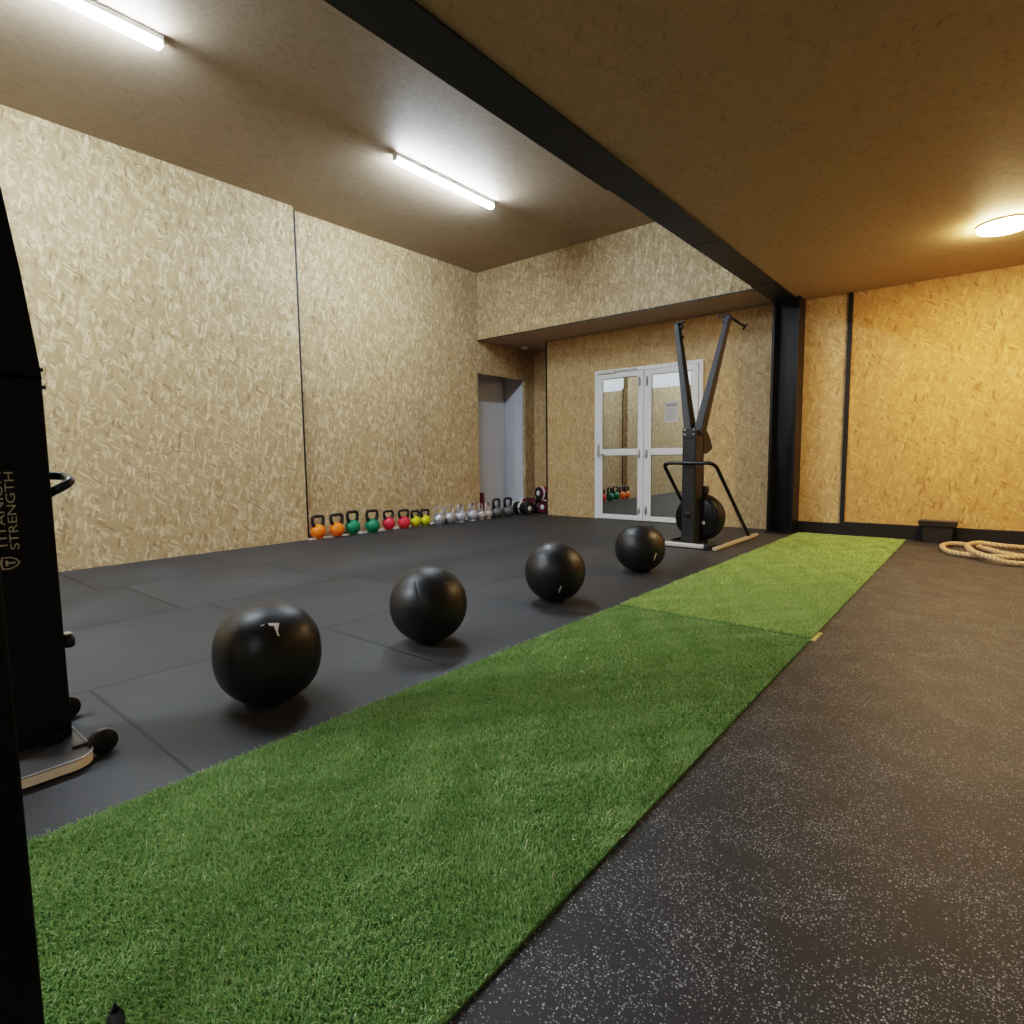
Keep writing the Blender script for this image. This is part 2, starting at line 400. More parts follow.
# ------------------------------------------------------------------ double door (structure)
door = bpy.data.objects.new('door_1', None); COL.objects.link(door); door.location = (-3.395, YB, 0)
tag(door, 'white double glazed door with mirrored panes and a middle rail', 'door', kind='structure')
def dpart(name, rects, mat, y0, y1, bev=0.004, parent=door, kids=None):
    bm = bmesh.new()
    for x0, x1, z0, z1 in rects: box(bm, x0+3.395, x1+3.395, y0, y1, z0, z1, bev, 2)
    return mesh_obj(name, bm, mat, parent)
X0, X1, ZT = -4.118, -2.657, 1.945
dpart('door_frame', [(X0, X0+.045, 0, ZT), (X1-.045, X1, 0, ZT), (X0+.045, X1-.045, ZT-.045, ZT)], M['upvc'], -0.03, 0.0)
for side, (a, b) in enumerate(((X0+.05, -3.402), (-3.396, X1-.05))):
    sl, sr = (.076, .078) if side == 0 else (.100, .080)
    leaf = dpart('door_leaf', [(a, a+sl, .008, ZT-.05), (b-sr, b, .008, ZT-.05), (a+sl, b-sr, ZT-.115, ZT-.05), (a+sl, b-sr, .84, .925), (a+sl, b-sr, .008, .07)], M['upvc'], -0.045, -0.005)
    for z0, z1 in ((.07, .84), (.925, ZT-.115)):
        dpart('pane', [(a+sl-.001, b-sr+.001, z0-.001, z1+.001)], M['glass'], -0.03, -0.02, 0, leaf)
        g = .006
        dpart('gasket', [(a+sl, a+sl+g, z0, z1), (b-sr-g, b-sr, z0, z1), (a+sl+g, b-sr-g, z0, z0+g), (a+sl+g, b-sr-g, z1-g, z1)], M['gasket'], -0.034, -0.0305, 0, leaf)
    zt = ZT-.115  # strips at the pane tops stand in for reflected brightness
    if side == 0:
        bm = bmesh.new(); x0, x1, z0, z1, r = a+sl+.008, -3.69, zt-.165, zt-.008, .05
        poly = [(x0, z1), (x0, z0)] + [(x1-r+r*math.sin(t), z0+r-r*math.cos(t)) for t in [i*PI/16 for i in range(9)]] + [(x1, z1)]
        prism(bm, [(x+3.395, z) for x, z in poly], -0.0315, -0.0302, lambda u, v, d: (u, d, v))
        mesh_obj('glow_strip', bm, M['pane_glow'], leaf)
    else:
        dpart('glow_strip', [(a+sl+.008, b-sr-.008, zt-.17, zt-.008)], M['pane_glow'], -0.0315, -0.0302, 0, leaf)
    hx = (a, b)[side]
    # hinges at the meeting stiles, lever on the outer stile of the left leaf
    for z in (.09, .80, 1.70):
        bm = bmesh.new(); xx = (-3.455, -3.355)[side]+3.395
        lathe(bm, [(.009, 0), (.009, .11)], 10, Matrix.Translation((xx, -0.052, z))); box(bm, xx-.016, xx+.016, -.05, -.045, z+.02, z+.09)
        mesh_obj('hinge', bm, M['chrome'], leaf)
    if side == 0:
        bm = bmesh.new(); hx = a+.025+3.395
        box(bm, hx-.016, hx+.016, -.053, -.045, .82, .98, .004, 2)
        tube(bm, rounded_path([(hx, -.05, .86), (hx, -.10, .86), (hx+.11, -.10, .85)], .02, 4), .009, 10)
        mesh_obj('lever_handle', bm, M['chrome'], leaf)
bm = bmesh.new(); box(bm, -4.06+3.395, -3.80+3.395, -.075, -.03, ZT-.05, ZT-.002, .006, 2); box(bm, -3.80+3.395, -3.50+3.395, -.06, -.05, ZT-.03, ZT-.018)
mesh_obj('door_closer', bm, M['white_plastic'], door)
# notice on the right pane
bm = bmesh.new(); box(bm, -.088, .088, -.0016, 0, -.125, .125, 0)
note = thing('notice', 'small printed paper notice on the right pane of the white door', 'notice', (-3.035, YB-.0318, 1.36))
mesh_obj('sheet', bm, M['paper'], note)
bm = bmesh.new(); box(bm, -.072, .072, -.0022, -.0018, .06, .10)
for i in range(8): box(bm, -.072, random.uniform(.03, .072), -.0022, -.0018, .035-i*.019, .042-i*.019)
mesh_obj('print', bm, M['ink'], note)

# ------------------------------------------------------------------ ceiling lights
def tube_light(y0, y1, label):
    t = thing('tube_light', label, 'light', (-3.93, (y0+y1)/2, ZH), 0, 'tube lights on the high ceiling')
    h = (y1-y0)/2
    bm = bmesh.new(); box(bm, -.030, .030, -h, h, -.036, 0, .006, 2); mesh_obj('housing', bm, M['white_plastic'], t)
    bm = bmesh.new(); lathe(bm, [(.012, -h+.004), (.026, -h+.012), (.028, -h+.03), (.028, h-.03), (.026, h-.012), (.012, h-.004)], 16, axis_mat((0, 0, -.050), (0, 1, 0)))
    mesh_obj('diffuser', bm, M['tube_glow'], t, smooth=True)
    for s in (-1, 1):
        bm = bmesh.new(); box(bm, -.028, .028, s*h-.006, s*h+.006, -.060, 0, .004, 2); mesh_obj('end_cap', bm, M['white_plastic'], t)
tube_light(3.29, 4.50, 'lit white tube light in the middle of the high ceiling, farther from the camera')
tube_light(.29, 1.54, 'lit white tube light at the top left corner of the photo, nearer the camera')
t = thing('ceiling_lamp', 'round glowing warm white lamp on the low ceiling near the right edge', 'light', (-.02, 5.46, ZL))
bm = bmesh.new(); lathe(bm, [(.165, 0), (.165, -.012), (.160, -.014)], 40); mesh_obj('rim', bm, M['white_plastic'], t, smooth=True, auto=40)
bm = bmesh.new(); lathe(bm, [(.158, -.013), (.158, -.026), (.146, -.036), (.09, -.042), (.02, -.044)], 40); mesh_obj('diffuser', bm, M['lamp_glow'], t, smooth=True)
t = thing('smoke_detector', 'small round white smoke detector under the soffit by the corner niche', 'smoke detector', (-5.37, 6.82, ZS))
bm = bmesh.new(); lathe(bm, [(.05, 0), (.05, -.014), (.044, -.03), (.02, -.036)], 24); mesh_obj('housing', bm, M['white_plastic'], t, smooth=True, auto=40)
bm = bmesh.new(); lathe(bm, [(.02, -.035), (.018, -.045), (.006, -.047)], 16); mesh_obj('sensor_cap', bm, M['gasket'], t, smooth=True)

# ------------------------------------------------------------------ artificial turf strips
def turf_strip(label, corners, zones, lean, hue):
    """corners: near-left, near-right, far-right, far-left (x, y)"""
    (ax, ay), (bx, by), (cx, cy), (dx, dy) = corners
    t = thing('turf_mat', label, 'artificial turf', ((ax+bx)/2, (ay+dy)/2, 0), 0, 'turf strips')
    ox, oy = (ax+bx)/2, (ay+dy)/2
    bm = bmesh.new(); prism(bm, [(x-ox, y-oy) for x, y in corners], 0.001, 0.006, lambda u, v, d: (u, v, d))
    mesh_obj('backing', bm, M['turf_base'], t)
    xs, ys, ws, hs = [], [], [], []
    for y0, y1, dens, w, h in zones:
        n = int((y1-y0)*1.0*dens)
        y = RNG.uniform(y0, y1, n); s = (y-ay)/(dy-ay); u = RNG.uniform(0, 1, n)
        x = (ax+(dx-ax)*s)*(1-u) + (bx+(cx-bx)*s)*u
        xs.append(x); ys.append(y); ws.append(np.full(n, w)*RNG.uniform(.7, 1.3, n)); hs.append(np.full(n, h)*RNG.uniform(.6, 1.25, n))
    x, y, w, h = map(np.concatenate, (xs, ys, ws, hs)); n = len(x)
    # clumps: smooth pseudo noise drives lean and tone
    c1 = np.sin(x*21+np.sin(y*13)*2)+np.sin(y*17+np.sin(x*19)*2.3)+.7*np.sin(x*47-y*39)
    ang = RNG.uniform(0, 2*PI, n); lx = np.cos(ang)*.7+lean[0]+.25*np.sin(y*11+x*6); ly = np.sin(ang)*.7+lean[1]+.25*c1*.5
    ph = RNG.uniform(0, PI, n); wx, wy = np.cos(ph)*w/2, np.sin(ph)*w/2
    z0 = np.full(n, .005); V = np.empty((n, 5, 3))
    b1, b2 = .35*h, .85*h
    V[:, 0] = np.stack([x-wx, y-wy, z0], 1); V[:, 1] = np.stack([x+wx, y+wy, z0], 1)
    V[:, 2] = np.stack([x+wx*.9+lx*b1, y+wy*.9+ly*b1, z0+h*.62], 1); V[:, 3] = np.stack([x-wx*.9+lx*b1, y-wy*.9+ly*b1, z0+h*.62], 1)
    V[:, 4] = np.stack([x+lx*b2, y+ly*b2, z0+h*(.95-.25*RNG.uniform(0, 1, n))], 1)
    V[:, :, 0] -= ox; V[:, :, 1] -= oy
    base = np.arange(n)*5
    loops = np.stack([base, base+1, base+2, base+3, base+3, base+2, base+4], 1).ravel()
    ls = np.stack([np.arange(n)*7, np.arange(n)*7+4], 1).ravel(); lt = np.tile([4, 3], n)
    me = bpy.data.meshes.new('pile')
    me.vertices.add(n*5); me.vertices.foreach_set('co', V.astype(np.float32).ravel())
    me.loops.add(n*7); me.loops.foreach_set('vertex_index', loops.astype(np.int32))
    me.polygons.add(n*2); me.polygons.foreach_set('loop_start', ls.astype(np.int32)); me.polygons.foreach_set('loop_total', lt.astype(np.int32))
    me.update(calc_edges=True)
    a = np.array(hue[0]); b = np.array(hue[1]); dry = np.array(hue[2])
    u = np.clip(RNG.normal(.5, .25, n)+.09*c1, 0, 1)[:, None]
    colr = a*(1-u)+b*u; dm = (RNG.uniform(0, 1, n) < .05)[:, None]; colr = np.where(dm, dry, colr)
    C = np.ones((n, 5, 4)); C[:, :, :3] = colr[:, None, :]
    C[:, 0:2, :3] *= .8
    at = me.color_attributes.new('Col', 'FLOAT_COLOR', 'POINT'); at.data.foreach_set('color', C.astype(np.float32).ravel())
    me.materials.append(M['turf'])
    o = bpy.data.objects.new('pile', me); COL.objects.link(o); o.parent = t; o['kind'] = 'stuff'
    return t
g3 = lambda *c: srgb(*c)[:3]
XA = lambda y: -1.600+(y+.6)/7.2*.058      # left edge
XB = lambda y: -.580-(y+.6)/7.2*.025
YS_ = 2.815
turf_strip('near green artificial turf strip, the darker piece running past the four balls',
           [(XA(-.6), -.6), (XB(-.6), -.6), (XB(YS_), YS_-.012), (XA(YS_), YS_-.012)],
           [(-.6, .15, 50000, .0026, .016), (.15, .9, 90000, .0020, .016), (.9, 1.7, 62000, .0024, .016), (1.7, 2.795, 42000, .0032, .016)],
           (.05, -.25), (g3(128, 162, 96), g3(168, 197, 134), g3(212, 216, 178)))
turf_strip('far green artificial turf strip, the lighter piece ending by the back wall',
           [(XA(YS_), YS_+.012), (XB(YS_), YS_+.012), (XB(6.6), 6.58), (XA(6.6), 6.56)],
           [(YS_+.022, 4.2, 30000, .0042, .016), (4.2, 6.57, 20000, .0052, .016)],
           (.05, .35), (g3(154, 184, 104), g3(188, 211, 134), g3(216, 220, 164)))
bm = bmesh.new(); box(bm, -.012, .012, -.05, .05, 0, .003, .001, 1); box(bm, -.006, .014, .06, .09, 0, .004, .001, 1)
o = mesh_obj('tape_scrap', bm, M['tape'], None, (-.586, 2.86, .001)); tag(o, 'small scrap of pale yellow tape at the turf edge by the seam', 'tape')

# ------------------------------------------------------------------ medicine balls
def ball(label, cx, cy, R, pole, spin, logo=None, sag=1.0, sq=2.0, shape=None, lsize=.05, roll=0.0):
    t = thing('medicine_ball', label, 'ball', (cx, cy, 0), 0, 'black medicine balls')
    pole = Vector(pole).normalized(); u, v = frame_axes(pole)
    u, v = math.cos(spin)*u+math.sin(spin)*v, -math.sin(spin)*u+math.cos(spin)*v
    zc = R*sag
    def surf(d):
        """surface point for unit direction d (without seams)"""
        e = sq; q = (abs(d.x)**e+abs(d.y)**e+abs(d.z)**e)**(-1/e)
        p = d*R*q
        zz = p.z*sag
        fl = -zc+.012*R                            # flattened contact patch
        if zz < -zc*.93: zz = max(zz, fl*.985) if zz < fl else zz
        return Vector((p.x, p.y, zz+zc))
    def seam(d):
        a = d.dot(pole); th = math.acos(max(-1, min(1, abs(a))))
        phi = math.atan2(d.dot(v), d.dot(u)); n = 6
        dm = abs(((phi/(2*PI)*n+.5) % 1)-.5)*2*PI/n*math.sin(th)   # angular distance to a meridian seam
        cap = .42
        dc = abs(th-cap)
        dd = dc if th < cap-.02 else min(dm, dc)
        return math.exp(-(dd/.022)**2)
    bm = bmesh.new(); NU, NV = 128, 80
    rows = []
    for i in range(1, NV):
        th = PI*i/NV; row = []
        for j in range(NU):
            ph = 2*PI*j/NU
            d = (math.cos(th)*pole + math.sin(th)*(math.cos(ph)*u+math.sin(ph)*v))
            row.append(bm.verts.new(surf(d)-d*R*.009*seam(d)))
        rows.append(row)
    tp = bm.verts.new(surf(pole)); bt = bm.verts.new(surf(-pole))
    for A, B in zip(rows, rows[1:]):
        for j in range(NU): bm.faces.new((A[j], B[j], B[(j+1) % NU], A[(j+1) % NU]))
    for j in range(NU):
        bm.faces.new((tp, rows[0][j], rows[0][(j+1) % NU])); bm.faces.new((bt, rows[-1][(j+1) % NU], rows[-1][j]))
    for vv in bm.verts: vv.co.z = max(vv.co.z, 0.0)
    mesh_obj('shell', bm, M['leather'], t, smooth=True)
    if logo:
        n = Vector(logo).normalized(); up = Vector((0, 0, 1)); a = up.cross(n).normalized(); b = n.cross(a)
        bm = bmesh.new()
        for poly in shape:
            # fine grid strip polygon projected on the ball
            vs = []
            for px, py in poly:
                qx, qy = px*math.cos(roll)-py*math.sin(roll), px*math.sin(roll)+py*math.cos(roll)
                d = (n+a*(qx*lsize/R)+b*(qy*lsize/R)).normalized(); vs.append(bm.verts.new(surf(d)+d*.0012))
            bm.faces.new(vs)
        mesh_obj('logo', bm, M['logo_white'], t)
    return t
# arm-and-stroke marks as printed on the balls
mark_a = [[(-.55, .36), (.24, .56), (.26, .30), (-.36, .16)], [(-.10, .24), (.26, .31), (.30, -.16), (.10, -.10)], [(.10, -.09), (.30, -.16), (.52, -.50), (.32, -.46)], [(-.98, .12), (-.74, .24), (-.75, .14), (-.95, .03)]]
mark_b = [[(-.05, .70), (.30, .62), (.22, .44), (-.02, .50)], [(-.02, .50), (.18, .46), (.10, -.04), (-.12, 0)], [(-.34, .02), (.16, .12), (.14, -.04), (-.32, -.12)], [(-.12, -.02), (.06, -.04), (-.06, -.70), (-.20, -.66)]]
ball('nearest and largest looking black medicine ball, boxy, with a white mark on top', -1.925, .975, .170, (-.45, -.55, .72), .3, (.729, -.229, .645), 1.0, 2.35, mark_a, .042, -.38)
ball('second nearest black medicine ball, smooth round, without a visible mark', -1.965, 1.764, .174, (-.1, -.35, .93), .8, None, .99, 2.06)
ball('third black medicine ball from the camera with a white mark low on its front', -1.936, 2.725, .174, (-.55, -.2, .8), .2, (.647, -.646, -.404), .99, 2.05, mark_b, .034)
ball('farthest black medicine ball, next to the ski trainer, white mark on its lower right', -1.944, 3.798, .176, (-.4, -.45, .8), 1.1, (.874, -.432, -.225), .97, 2.12, mark_b, .042)

# ------------------------------------------------------------------ kettlebells
def kettlebell(R, H, hw, hr, mb, mh, band=None, flat=.55):
    """R bell radius, H total height, hw half-width of handle, hr handle radius"""
    t = thing('kettlebell', 'x', 'kettlebell')
    zb = R*.93
    prof = [(R*flat, 0), (R*(flat+.04), .004)]
    for i in range(1, 15):
        a = -PI/2+.62+(PI-.62-.42)*i/14; prof.append((R*math.cos(a), zb+R*math.sin(a)))
    prof.append((R*.15, prof[-1][1]+.004))
    bm = bmesh.new(); lathe(bm, prof, 28); mesh_obj('bell', bm, mb, t, smooth=True, auto=50)
    zs = zb+R*.72
    bm = bmesh.new(); top = H-hr
    pth = rounded_path([(0, -R*.62, zs), (0, -hw, zs+(top-zs)*.45), (0, -hw*.96, top), (0, hw*.96, top), (0, hw, zs+(top-zs)*.45), (0, R*.62, zs)], hw*.55, 6)
    n = len(pth); rr = [hr*(1+.35*(abs(i-(n-1)/2)/((n-1)/2))**4) for i in range(n)]
    tube(bm, pth, rr, 12); mesh_obj('handle', bm, mh, t, smooth=True)
    if band:
        bm = bmesh.new(); tube(bm, [(0, -hw*.35, top), (0, hw*.35, top)], hr*1.12, 12); mesh_obj('handle_band', bm, band, t, smooth=True)
    return t
def kb_pair(first, rows):
    for i, (x, y, rz, lab, grp) in enumerate(rows):
        o = first if i == 0 else copy_tree(first)
        o.location = (x, y, .008 if x < XL2+.135 else 0); o.rotation_euler.z = rz; tag(o, lab, 'kettlebell', grp)
G = 'kettlebells along the left wall'
FC = -.55                                           # handles turned roughly along the wall
kb_pair(kettlebell(.079, .248, .068, .0165, M['kb_orange'], M['kb_handle']),
        [(-5.45, 3.375, .05, 'orange kettlebell with black handle at the left end of the row, by the wall seam', G),
         (-5.44, 3.595, -.06, 'orange kettlebell with black handle, between the other orange one and a green one', G)])
kb_pair(kettlebell(.083, .262, .070, .017, M['kb_green'], M['kb_handle']),
        [(-5.45, 3.805, .08, 'green kettlebell with black handle right beside an orange one', G),
         (-5.43, 4.055, -.05, 'green kettlebell with black handle right beside a red one', G)])
kb_pair(kettlebell(.076, .228, .066, .015, M['kb_red'], M['kb_handle']),
        [(-5.44, 4.295, .05, 'red kettlebell with black handle right beside a green one', G),
         (-5.43, 4.515, -.1, 'red kettlebell with black handle right beside a yellow one', G)])
kb_pair(kettlebell(.068, .206, .060, .014, M['kb_yellow'], M['kb_handle']),
        [(-5.43, 4.695, .05, 'yellow kettlebell with black handle right beside a red one', G),
         (-5.42, 4.845, -.05, 'yellow kettlebell with black handle right beside a bare silver one', G)])
kb_pair(kettlebell(.078, .232, .073, .010, M['kb_steel'], M['kb_steel'], flat=.6),
        [(-5.32, 4.99, .05, 'bright silver kettlebell with thin wide handle beside the yellow one', G),
         (-5.32, 5.168, -.05, 'bright silver kettlebell with thin wide handle, second of the silver ones from the left', G)])
kb_pair(kettlebell(.080, .236, .060, .015, M['kb_lilac'], M['kb_lilac'], M['kb_purple'], flat=.7),
        [(-5.315, 5.36, .3, 'pale silver kettlebell with dark purple grip, left one of its pair', G),
         (-5.315, 5.58, .3, 'pale silver kettlebell with dark purple grip, right one of its pair', G)])
kb_pair(kettlebell(.068, .220, .050, .014, M['kb_pink'], M['kb_pink'], M['kb_maroon'], flat=.7),
        [(-5.31, 5.745, .3, 'narrow pale kettlebell with maroon grip, left one of its pair', G),
         (-5.31, 5.885, .3, 'narrow pale kettlebell with maroon grip, right one of its pair', G)])
kb_pair(kettlebell(.082, .268, .068, .017, M['kb_grey'], M['kb_handle']),
        [(-5.305, 6.065, .05, 'dark grey kettlebell with black handle beside a pale narrow one', G),
         (-5.295, 6.30, -.05, 'dark grey kettlebell with black handle at the right end of the row, beside the dumbbells', G)])

# ------------------------------------------------------------------ weighted bags in the corner niche
def weight_bag(R, L, mbody, mend, label):
    """lying cylinder bag, axis along local X, front end at -X"""
    t = thing('weight_bag', label, 'weight bag', (0, 0, 0), 0, 'weighted bags in the corner niche')
    X = axis_mat((0, 0, R), (1, 0, 0))
    bm = bmesh.new(); lathe(bm, [(R*.96, -L/2+.012)]+[(R*(1-.008-.008*math.cos(i*PI/4)), -L/2+.02+(L-.04)*i/12) for i in range(13)]+[(R*.96, L/2-.012)], 32, X, cap=False); mesh_obj('sleeve', bm, mbody, t, smooth=True)
    for s_ in (-1, 1):
        bm = bmesh.new(); lathe(bm, [(R*.97, s_*(L/2-.014)), (R*.95, s_*(L/2-.004)), (R*.88, s_*L/2), (R*.80, s_*(L/2-.004)), (R*.3, s_*(L/2-.004))], 32, X); e = mesh_obj('end_panel', bm, mend, t, smooth=True, auto=50)
        bm = bmesh.new(); lathe(bm, [(R*.40, s_*(L/2-.004)), (R*.38, s_*(L/2+.002)), (R*.05, s_*(L/2+.002))], 20, X); mesh_obj('badge', bm, M['logo_white'], e)
        hx = s_*L*.22                               # webbing handle, stands off the front of the bag
        bm = bmesh.new(); tube(bm, rounded_path([(hx-.05, -R*.97, R), (hx-.045, -R-.035, R*1.05), (hx+.045, -R-.035, R*1.05), (hx+.05, -R*.97, R)], .02, 4), .009, 8)
        mesh_obj('handle', bm, M['db_black'], t, smooth=True)
        bm = bmesh.new(); lathe(bm, [(R*.99, hx-.078), (R*1.03, hx-.075), (R*1.03, hx-.045), (R*.99, hx-.042)], 32, X, cap=False); mesh_obj('strap', bm, M['logo_white'] if (s_ < 0 or mbody is M['db_black']) else M['db_black'], t, smooth=True)
    return t
b = weight_bag(.098, .42, M['db_maroon'], M['db_maroon'], 'dark red weighted bag with a white badge, lowest at the corner trim'); b.location = (-5.050, 7.02, 0); b.rotation_euler.z = PI/2-.08
b = weight_bag(.095, .40, M['db_red'], M['db_black'], 'red weighted bag with black end, on top of the pile in the corner'); b.location = (-5.088, 7.01, .204); b.rotation_euler.z = PI/2-.30
b = weight_bag(.090, .32, M['db_black'], M['db_black'], 'black weighted bag with white straps, lying beside the last grey kettlebell'); b.location = (-5.31, 6.645, 0); b.rotation_euler.z = -.10
b = weight_bag(.108, .32, M['db_maroon'], M['db_black'], 'maroon weighted bag lying behind the black one in the corner'); b.location = (-5.36, 6.925, 0); b.rotation_euler.z = -.05
t = thing('foam_roller', 'slim dark red roller standing just inside the doorway behind the kettlebells', 'roller', (-5.70, 6.185, 0))
bm = bmesh.new(); lathe(bm, [(.03, 0), (.042, .004), (.045, .02), (.045, .30), (.042, .316), (.028, .32)], 20); mesh_obj('sleeve', bm, M['db_maroon'], t, smooth=True, auto=40)
bm = bmesh.new(); lathe(bm, [(.027, .319), (.027, .325), (.012, .325)], 20); mesh_obj('end_cap', bm, M['db_black'], t)

# ------------------------------------------------------------------ ski trainer
SX, SY = -2.10, 5.0
ski = thing('ski_trainer', 'black standing ski trainer machine with two tall arms, flywheel and pale base rails', 'exercise machine', (SX, SY, 0))
def sk(name, fn, mat, parent=ski, smooth=False, auto=None):
    bm = bmesh.new(); fn(bm); return mesh_obj(name, bm, mat, parent, smooth=smooth, auto=auto)
hwid = .27
sk('front_rail', lambda bm: box(bm, -hwid+.045, hwid-.055, -.03, .03, .008, .042, .006, 2), M['alu'])
for s in (-1, 1):
    sk('side_rail', lambda bm: box(bm, s*hwid-.022, s*hwid+.022, -.04, 1.12, .005, .032, .006, 2), M['alu_tan'] if s > 0 else M['matte_black'])
sk('corner_joint', lambda bm: (box(bm, -hwid-.02, -hwid+.05, -.045, .05, 0, .055, .01, 2)), M['matte_black'])
sk('corner_joint', lambda bm: (box(bm, hwid-.10, hwid-.045, -.042, .04, .0, .052, .01, 2)), M['matte_black'])
sk('column', lambda bm: box(bm, -.078, .050, .055, .235, .006, 1.06, .010, 2), M['charcoal'])
sk('column_foot', lambda bm: (box(bm, -.095, .085, .15, .30, .012, .05, .008, 2), box(bm, -.27, .27, .10, .16, .008, .035, .004, 1)), M['matte_black'])
def arm(bm, s):
    # tapered square tube from the fork to the top
    a0 = Vector((s*.038-.006, .165, 1.02)); a1 = Vector((s*.237+.016, .235, 2.045))
    secs = []
    for p, w, d in ((a0, .072, .135), (a0.lerp(a1, .35), .058, .11), (a1, .040, .062)):
        secs.append([bm.verts.new(p+Vector((x*w/2, y*d/2, 0))) for x, y in ((-1, -1), (1, -1), (1, 1), (-1, 1))])
    for A, B in zip(secs, secs[1:]):
        for j in range(4): bm.faces.new((A[j], A[(j+1) % 4], B[(j+1) % 4], B[j]))
    bm.faces.new(secs[0][::-1]); bm.faces.new(secs[-1])
    bmesh.ops.bevel(bm, geom=[e for e in bm.edges], offset=.004, segments=2, affect='EDGES')
for s in (-1, 1):
    a = sk('arm', lambda bm: arm(bm, s), M['charcoal'])
    ax = s*.237+.016
    sk('top_bracket', lambda bm: (box(bm, ax-(.09 if s > 0 else .012), ax+(.012 if s > 0 else .075), .20, .245, 2.042, 2.056, .003, 1)), M['matte_black'], a)
    px = ax-s*.035
    sk('pulley', lambda bm: lathe(bm, [(.008, -.012), (.024, -.010), (.026, -.007), (.018, 0), (.026, .007), (.024, .010), (.008, .012)], 20, axis_mat((px, .235, 2.012), (0, 1, 0))), M['matte_black'], a, True)
    # hand grip hanging off the arm top
    if s > 0:
        g0, g1 = Vector((ax+.012, .21, 2.03)), Vector((ax+.120, .30, 1.945))
    else:
        g0, g1 = Vector((ax+.040, .22, 1.99)), Vector((ax+.045, .21, 1.91))
    d_ = (g1-g0).normalized(); cr = Vector((-d_.z, 0, d_.x)).normalized()
    sk('hand_grip', lambda bm: (tube(bm, [g0, g0.lerp(g1, .5), g1], [.008, .013, .012], 10), tube(bm, [g1-cr*.032, g1+cr*.032], .010, 8)), M['tube_black'], a, True)
sk('fork_plate', lambda bm: (box(bm, -.076, .052, .048, .058, .985, 1.075, .003, 1),), M['charcoal'])
fp = ski.children[-1]
for x in (-.052, .030):
    for z in (1.02, 1.06): sk('bolt', lambda bm: lathe(bm, [(.009, 0), (.009, .006), (.004, .008)], 8, axis_mat((x, .049, z), (0, -1, 0))), M['chrome'], fp, True)
# flywheel cage
def drum(bm):
    m = axis_mat((.006, .25, .255), (0, 1, 0))
    lathe(bm, [(.03, -.055), (.180, -.050), (.208, -.035), (.219, -.01), (.219, .10), (.209, .125), (.19, .14), (.03, .145)], 56, m)
fw = sk('flywheel_housing', drum, M['tube_black'], smooth=True, auto=35)
def ribs(bm):
    for i in range(5):
        r = .07+.03*i
        tube(bm, [(.006+r*math.cos(a), .193, .255+r*math.sin(a)) for a in [2*PI*j/40 for j in range(40)]], .0035, 6, closed=True)
sk('guard_ring', ribs, M['matte_black'], fw, True)
sk('rim_band', lambda bm: lathe(bm, [(.220, .02), (.223, .024), (.223, .066), (.220, .07)], 56, axis_mat((.006, .25, .255), (0, 1, 0)), cap=False), M['charcoal'], fw, True)
sk('damper_knob', lambda bm: lathe(bm, [(.018, 0), (.018, .014), (.008, .018)], 16, axis_mat((.078, .194, .215), (0, -1, 0))), M['logo_white'], fw, True)
sk('crank_boss', lambda bm: lathe(bm, [(.03, 0), (.028, .012), (.012, .016)], 16, axis_mat((-.02, .055, .30), (0, -1, 0))), M['matte_black'], fw, True)
# bent tube support
hp = rounded_path([(-hwid+.02, .88, .03), (-.225, -.02, .765), (.250, -.02, .765), (hwid, .88, .03)], .075, 8)
sk('support_hoop', lambda bm: tube(bm, hp, .0165, 14), M['tube_black'], smooth=True)
# monitor behind the column and drive cord
mon = sk('monitor', lambda bm: (prism(bm, [(.235, .86), (.30, .845), (.43, .885), (.445, .90), (.39, .985), (.30, 1.06), (.235, 1.05)], -.055, .052, lambda u, v, d: (d, u, v))), M['matte_black'])
sk('monitor_bracket', lambda bm: box(bm, -.02, .02, .22, .33, .93, .955), M['matte_black'], mon)
sk('drive_cord', lambda bm: tube(bm, [(.03, .275, .48), (.03, .272, .87)], .012, 8), M['tube_black'], smooth=True)
sk('cord_guide', lambda bm: box(bm, -.02, .08, .23, .33, .47, .55, .02, 3), M['matte_black'])

# ------------------------------------------------------------------ upright machine at the left edge
UM = thing('upright_trainer', 'tall black upright trainer with faded lettering, base plate and transport wheels at the left edge', 'exercise machine', (-2.15, .30, 0))
def um(name, fn, mat, parent=UM, smooth=False, auto=None):
    bm = bmesh.new(); fn(bm)
    for v in bm.verts: v.co -= Vector((-2.15, .30, 0))
    return mesh_obj(name, bm, mat, parent, smooth=smooth, auto=auto)
def plate(bm):
    x0, x1, y0, y1, r = -2.34, -1.872, -.02, .450, .06
    P = [(x0, y0), (x1, y0)] + [(x1-r+r*math.cos(a), y1-r+r*math.sin(a)) for a in [PI/2*i/8 for i in range(9)]] + [(x0, y1)]
    prism(bm, P, .008, .035, lambda u, v, d: (u, v, d))
pl = um('base_plate', plate, [M['plate_grey'], M['plate_edge']])
for p in pl.data.polygons:
    if abs(p.normal.z) < .5: p.material_index = 1
    if p.normal.y > .9: p.material_index = 1
def lower(bm):
    box(bm, -2.235, -2.06, .215, .437, .035, 1.085, .006, 2)
um('column', lower, M['machine_black'])
def upper(bm):
    A = [(-2.235, .215), (-2.06, .215), (-2.06, .437), (-2.235, .437)]; secs = []
    for z, dx, dy in ((1.07, 0, 0), (1.12, 0, -.004), (1.36, -.001, -.027), (1.85, -.004, -.085)):
        secs.append([bm.verts.new((x+dx, y+dy, z)) for x, y in A])
    for P, Q in zip(secs, secs[1:]):
        for j in range(4): bm.faces.new((P[j], P[(j+1) % 4], Q[(j+1) % 4], Q[j]))
    bm.faces.new(secs[0][::-1]); bm.faces.new(secs[-1])
up = um('upper_column', upper, M['machine_black'])
